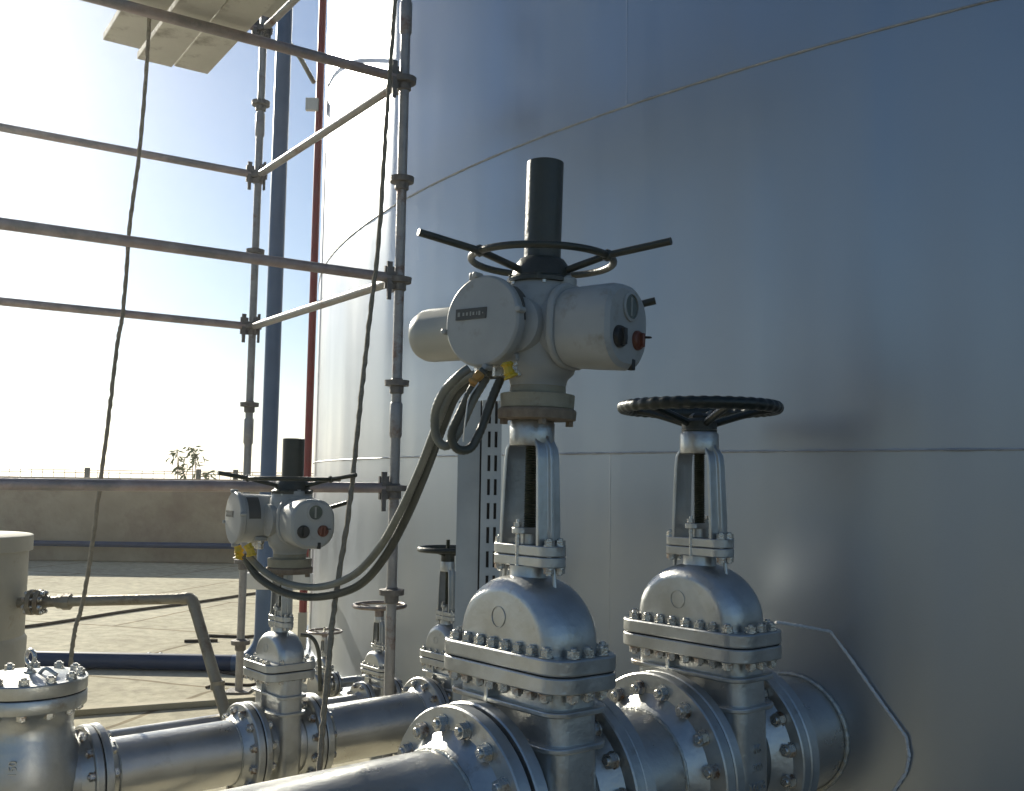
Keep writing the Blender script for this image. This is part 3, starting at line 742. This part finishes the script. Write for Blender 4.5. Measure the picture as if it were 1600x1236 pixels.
act1.matrix_world = T(A1.x, A1.y, ZA) @ Matrix.Rotation(rad(1.2), 4, 'Y') @ Matrix.Rotation(ax, 4, 'Z')

# ================================================================== SECOND LINE (pipe 2)
Q3 = Vector((at(438, 1000, 3.9).x, 3.9, 0)); Z2 = .325; r2 = .115; R2 = .172; TH2 = .028; F2 = .125
v3 = gate_valve(Q3.x, Q3.y, Z2, .56, .69, 'silver gate valve on the second pipe under the smaller, farther electric actuator', GV, nb=(5, 3), fR=R2, pr=r2 * .95, fl=F2, bon=(.19, .215), bz=.835)
XC = -.90                                        # check valve centre on the same axis
XV4 = .80
spool('silver pipe between the round-capped check valve and the second motorised valve', Q3.x, Q3.y, Z2, XC + .205 + G, -F2 - G, r2, R2, TH2, 12, SPG, br=.0085)
spool('silver pipe behind the hanging rope leading towards the tank', Q3.x, Q3.y, Z2, F2 + G, XV4 - .10 - G, r2, R2, TH2, 12, SPG, br=.0085)
def wheel_small(Rw, zo=1.56, rim=.012, ma=DARK, nsp=4):
    def f(t, Z, k): 
        handwheel(t, Z(zo) + .02, Rw, rim, Z(zo) - .005, ma, nsp=nsp, hub_r=.06 * k)
    return f
Q4 = Q3 + D * XV4
v4 = gate_valve(Q4.x, Q4.y, Z2, .50, .63, 'silver gate valve half hidden behind the foreground valve, its small wheel beside the grey post', GV, nb=(5, 3), fR=R2 * .95, pr=r2 * .92, fl=.10, wheel=wheel_small(.125), tall_stem=.10)
spool('short silver pipe hidden behind the foreground valve, entering the tank', Q4.x, Q4.y, Z2, .10 + G, 1.28, r2, R2, TH2, 12, SPG, right=False, br=.0085)
# check valve
QC = Q3 + D * XC
ck = thing('check_valve', 'squat silver check valve with a bolted round cover and lifting eye at lower left', 'check valve', (QC.x, QC.y, 0), RZ)
zt = Z2 + .355
obj('body', MB().lathe([(.05, Z2 - .19), (.11, Z2 - .175), (.155, Z2 - .12), (.172, Z2 - .04), (.172, Z2 + .04), (.160, Z2 + .12), (.146, Z2 + .17), (.140, Z2 + .20), (.142, Z2 + .245), (.16, Z2 + .262)], 64), SILVER, ck, sharp=60)
lo = obj('body_flange', MB().lathe([(.12, zt - .092), (.176, zt - .090), (.178, zt - .086), (.178, zt - .050), (.176, zt - .047), (.12, zt - .047)], 64), SILVER, ck)
obj('gasket', MB().lathe([(.172, zt - .047), (.172, zt - .043)], 64), GASKET_SHADE, ck)
hi = obj('cover', MB().lathe([(.12, zt - .043), (.176, zt - .042), (.178, zt - .038), (.178, zt - .004), (.174, zt), (.128, zt + .001), (.118, zt + .006), (.02, zt + .014), (.001, zt + .014)], 64), SILVER, ck)
for k in range(12):
    a = rad(30 * k + 9); put_bolt(hi, (.152 * math.cos(a), .152 * math.sin(a), zt - .045), .009, .046)
Me = T(0, 0, zt + .062) @ Matrix.Rotation(rad(20), 4, 'Z') @ RX
obj('lifting_eye', MB().torus(.022, .0075, 0, 28, 10, Me).lathe([(.020, zt + .012), (.020, zt + .02), (.010, zt + .026), (.010, zt + .042)], 20), STUD, ck)
obj('cover_rib', MB().tube(spline([(.02, -.03, zt + .01), (.035, -.05, zt + .03), (.06, -.085, zt + .012)], 5), .006, 8), SILVER, ck)
for s in (1, -1):
    ring_flange(s * .205, s, R2, TH2, Z2, r2 * 1.08, 'end_flange', ck)
    obj('end_neck', MB().lathe([(r2 * 1.1, .10), (r2 * 1.1, .205 - TH2)] if s > 0 else [(r2 * 1.1, -.10), (r2 * 1.1, -.205 + TH2)], 48, T(0, 0, Z2) @ RX), SILVER, ck)
tm = text_mesh('150', .034, .003, SILVER)
obj('cast_lettering', tm, SILVER, ck, M=T(0, 0, Z2 + .105) @ Matrix.Rotation(-RZ + rad(14), 4, 'Z') @ T(0.01, -.1645, 0) @ Matrix.Rotation(rad(90), 4, 'X') @ Matrix.Rotation(rad(90), 4, 'Z'))

# second actuator
ZA3 = at(456, 808, 3.9).z; A3 = at(455, 808, 3.9)
s3 = .80; ax3 = ax - rad(20)
act3 = actuator((A3.x, A3.y, ZA3 + .005), ax3, s3, 'smaller looking beige electric actuator farther off beside the scaffold poles', AG, .375, term=(-.13, -.235), phase=rad(-25) - ax3, wheelR=.225, leverR=.37)

# ================================================================== THIRD LINE (small pipe 3)
Q5 = Vector((at(590, 1060, 5.2).x, 5.2, 0)); Z5 = .215
v5 = gate_valve(Q5.x, Q5.y, Z5, .40, .40, 'small silver gate valve with a pale rimmed handwheel behind the right scaffold pole', GV, nb=(4, 2), fR=.10, pr=.05, fl=.09, wheel=wheel_small(.132, 1.60, .010, RIM), simple=True)
spool('thin silver pipe running low behind the second line to the small valve', Q5.x, Q5.y, Z5, -1.55, -.09 - G, .044, .10, .018, 8, SPG, left=False, br=.007)
spool('thin silver pipe from the small valve towards the tank', Q5.x, Q5.y, Z5, .09 + G, 1.0, .048, .10, .018, 8, SPG, right=False, br=.007)
Q6 = Vector((at(505, 1060, 6.0).x, 6.0, 0))
v6 = gate_valve(Q6.x, Q6.y, .12, .28, .27, 'smallest gate valve, its little handwheel just left of the olive rope', GV, nb=(3, 2), fR=.07, pr=.03, fl=.07, wheel=wheel_small(.100, 1.55, .0075, RIM), simple=True, tall_stem=.06)
spool('short thin pipe beside the smallest valve at the tank foot', Q6.x, Q6.y, .12, .07 + G, 1.1, .03, .07, .015, 6, SPG, right=False, br=.006)
ch_ = obj('bent_drain_pipe', MB().tube(spline([at(470, 992, 5.6), at(484, 994, 5.6), at(494, 1006, 5.6), at(499, 1030, 5.6), at(500, 1080, 5.6)], 6), .011, 12), HOSED)
tag(ch_, 'dark pipe bending over beside the smallest handwheel', 'pipe')

# ================================================================== UPRIGHT CHANNEL behind valve 1
up_ = thing('slotted_channel', 'tall grey galvanised channel post with rows of slots behind the foreground valve', 'channel post', (at(751, 800, 3.25).x, 3.25, 0), rad(-14))
H_ = at(750, 625, 3.25).z
obj('web', MB().box((-.046, .030, H_ / 2), (.088, .004, H_)).box((-.088, .05, H_ / 2), (.004, .04, H_)), TRAY, up_)
# slotted side: strips and bridges leave real openings
mb = MB(); ang = Matrix.Rotation(rad(32), 4, 'Z')
w2 = .062
for x_, ww in ((.010, .020), (.0365, .013), (.060, .014)): mb.box((x_, 0, H_ / 2), (ww, .003, H_), ang)
z = .02
while z < H_ - .03:
    for x_ in (.0247, .0482): mb.box((x_, 0, z + .013), (.0105, .0028, .026), ang)
    z += .078
obj('slotted_side', mb, TRAY, up_)
obj('slot_shade_sheet', MB().box((.034, .020, H_ / 2), (.068, .003, H_), ang), GASKET_SHADE, up_)  # black sheet stands in for the shade inside the channel

# ================================================================== CONDUITS
def hose(pts, r, label, ma=HOSE, ribs=True, n=16):
    P = spline([at(*p) for p in pts], n)
    rr = (lambda i: r * (1.0 + (.05 if i % 2 else -.05))) if ribs else r
    return tag(obj('conduit', MB().tube(P, rr, 14), ma, sharp=80), label, 'conduit', 'flexible conduits of the actuators')
hose([(733, 575, 2.68), (716, 588, 2.68), (694, 612, 2.72), (680, 645, 2.76), (682, 682, 2.78), (697, 697, 2.78), (716, 676, 2.78), (738, 628, 2.80), (760, 590, 2.82)], .0125, 'grey conduit looping left below the foreground actuator', HOSE, n=10)
hose([(757, 578, 2.68), (742, 600, 2.70), (722, 640, 2.72), (706, 678, 2.74), (714, 701, 2.75), (735, 700, 2.77), (752, 670, 2.78), (770, 620, 2.8), (784, 588, 2.8)], .0125, 'grey conduit looping lowest, right of the other loop below the foreground actuator', HOSED, n=10)
hose([(764, 582, 2.80), (735, 588, 2.86), (706, 612, 2.92), (686, 655, 2.95), (655, 735, 3.05), (625, 800, 3.15), (590, 860, 3.3), (550, 900, 3.45), (500, 917, 3.58), (450, 912, 3.66), (412, 892, 3.70), (388, 868, 3.72)], .0125, 'pale grey conduit sagging between the two actuators, upper of the pair', HOSE, n=30)
hose([(776, 584, 2.84), (745, 590, 2.90), (714, 616, 2.96), (695, 658, 3.0), (664, 740, 3.08), (635, 808, 3.18), (600, 872, 3.33), (560, 915, 3.48), (505, 932, 3.62), (450, 928, 3.70), (405, 903, 3.76), (380, 868, 3.78)], .0140, 'dark conduit sagging between the two actuators, lower of the pair', HOSED, n=30)
def tape(name, pts, r, ma, label):
    P = spline([at(*p) for p in pts], 4)
    return tag(obj(name, MB().tube(P, lambda i: r * random.uniform(.7, 1.25), 9), ma, sharp=20), label, 'tape')
tape('yellow_tape', [(792, 566, 2.66), (795, 580, 2.66), (799, 590, 2.66)], .017, YELLOW, 'bright yellow tape wrapped on a cable entry of the foreground actuator')
tape('orange_tape', [(752, 582, 2.64), (743, 593, 2.64), (738, 603, 2.64)], .013, ORANGE, 'faded orange tape on the conduit loops under the foreground actuator')
tape('yellow_tape', [(371, 853, 3.68), (374, 864, 3.68), (372, 873, 3.68)], .016, YELLOW, 'yellow tape on the left cable entry of the farther actuator')
tape('yellow_tape', [(386, 851, 3.67), (391, 860, 3.67), (393, 869, 3.67)], .019, YELLOW, 'yellow tape on the right cable entry of the farther actuator')
# earthing strap from valve 2 to the tank
e0 = at(1212, 972, 3.28)
pts = [e0, at(1250, 978, 3.36), tank_pt(1302, 985) - Vector((.02, .03, 0)), tank_pt(1330, 1025) - Vector((.012, .016, 0)), tank_pt(1375, 1090) - Vector((.010, .012, 0)), tank_pt(1418, 1150) - Vector((.010, .012, 0)), tank_pt(1423, 1180) - Vector((.01, .012, 0)), tank_pt(1418, 1206) - Vector((.01, .012, 0)), tank_pt(1395, 1240) - Vector((.01, .012, 0)), tank_pt(1370, 1300) - Vector((.01, .012, 0))]
tag(obj('earthing_strap', MB().tube([pts[a] + (pts[a + 1] - pts[a]) * (b / 14) for a in range(len(pts) - 1) for b in range(14)], lambda i: .0052 * random.uniform(.7, 1.25), 8), WIRE), 'braided silver earthing strap sagging from the rear valve down the tank wall', 'strap')
tw = [at(748, 598, 2.62), at(733, 622, 2.60), at(728, 650, 2.60), at(724, 690, 2.62)]
tag(obj('tie_wire', MB().tube(spline(tw, 8), .0022, 6), WHITE), 'thin pale tie wire dangling in front of the conduit loops', 'wire')

# ------------------------------------------------------------------ haze volume added to imitate veiling glare in the lens
hm = bpy.data.materials.new('lens_veil_haze'); hm.use_nodes = True
n = hm.node_tree.nodes; n.remove(n['Principled BSDF'])
pv = n.new('ShaderNodeVolumePrincipled'); pv.inputs['Color'].default_value = (.96, .97, 1, 1); pv.inputs['Density'].default_value = .0013
pv.inputs['Anisotropy'].default_value = .78
hm.node_tree.links.new(pv.outputs[0], n['Material Output'].inputs['Volume'])
hz = obj('veil_haze', MB().box((0, 0, 5.8), (1220, 1220, 13.6)), hm)
hz['kind'] = 'stuff'
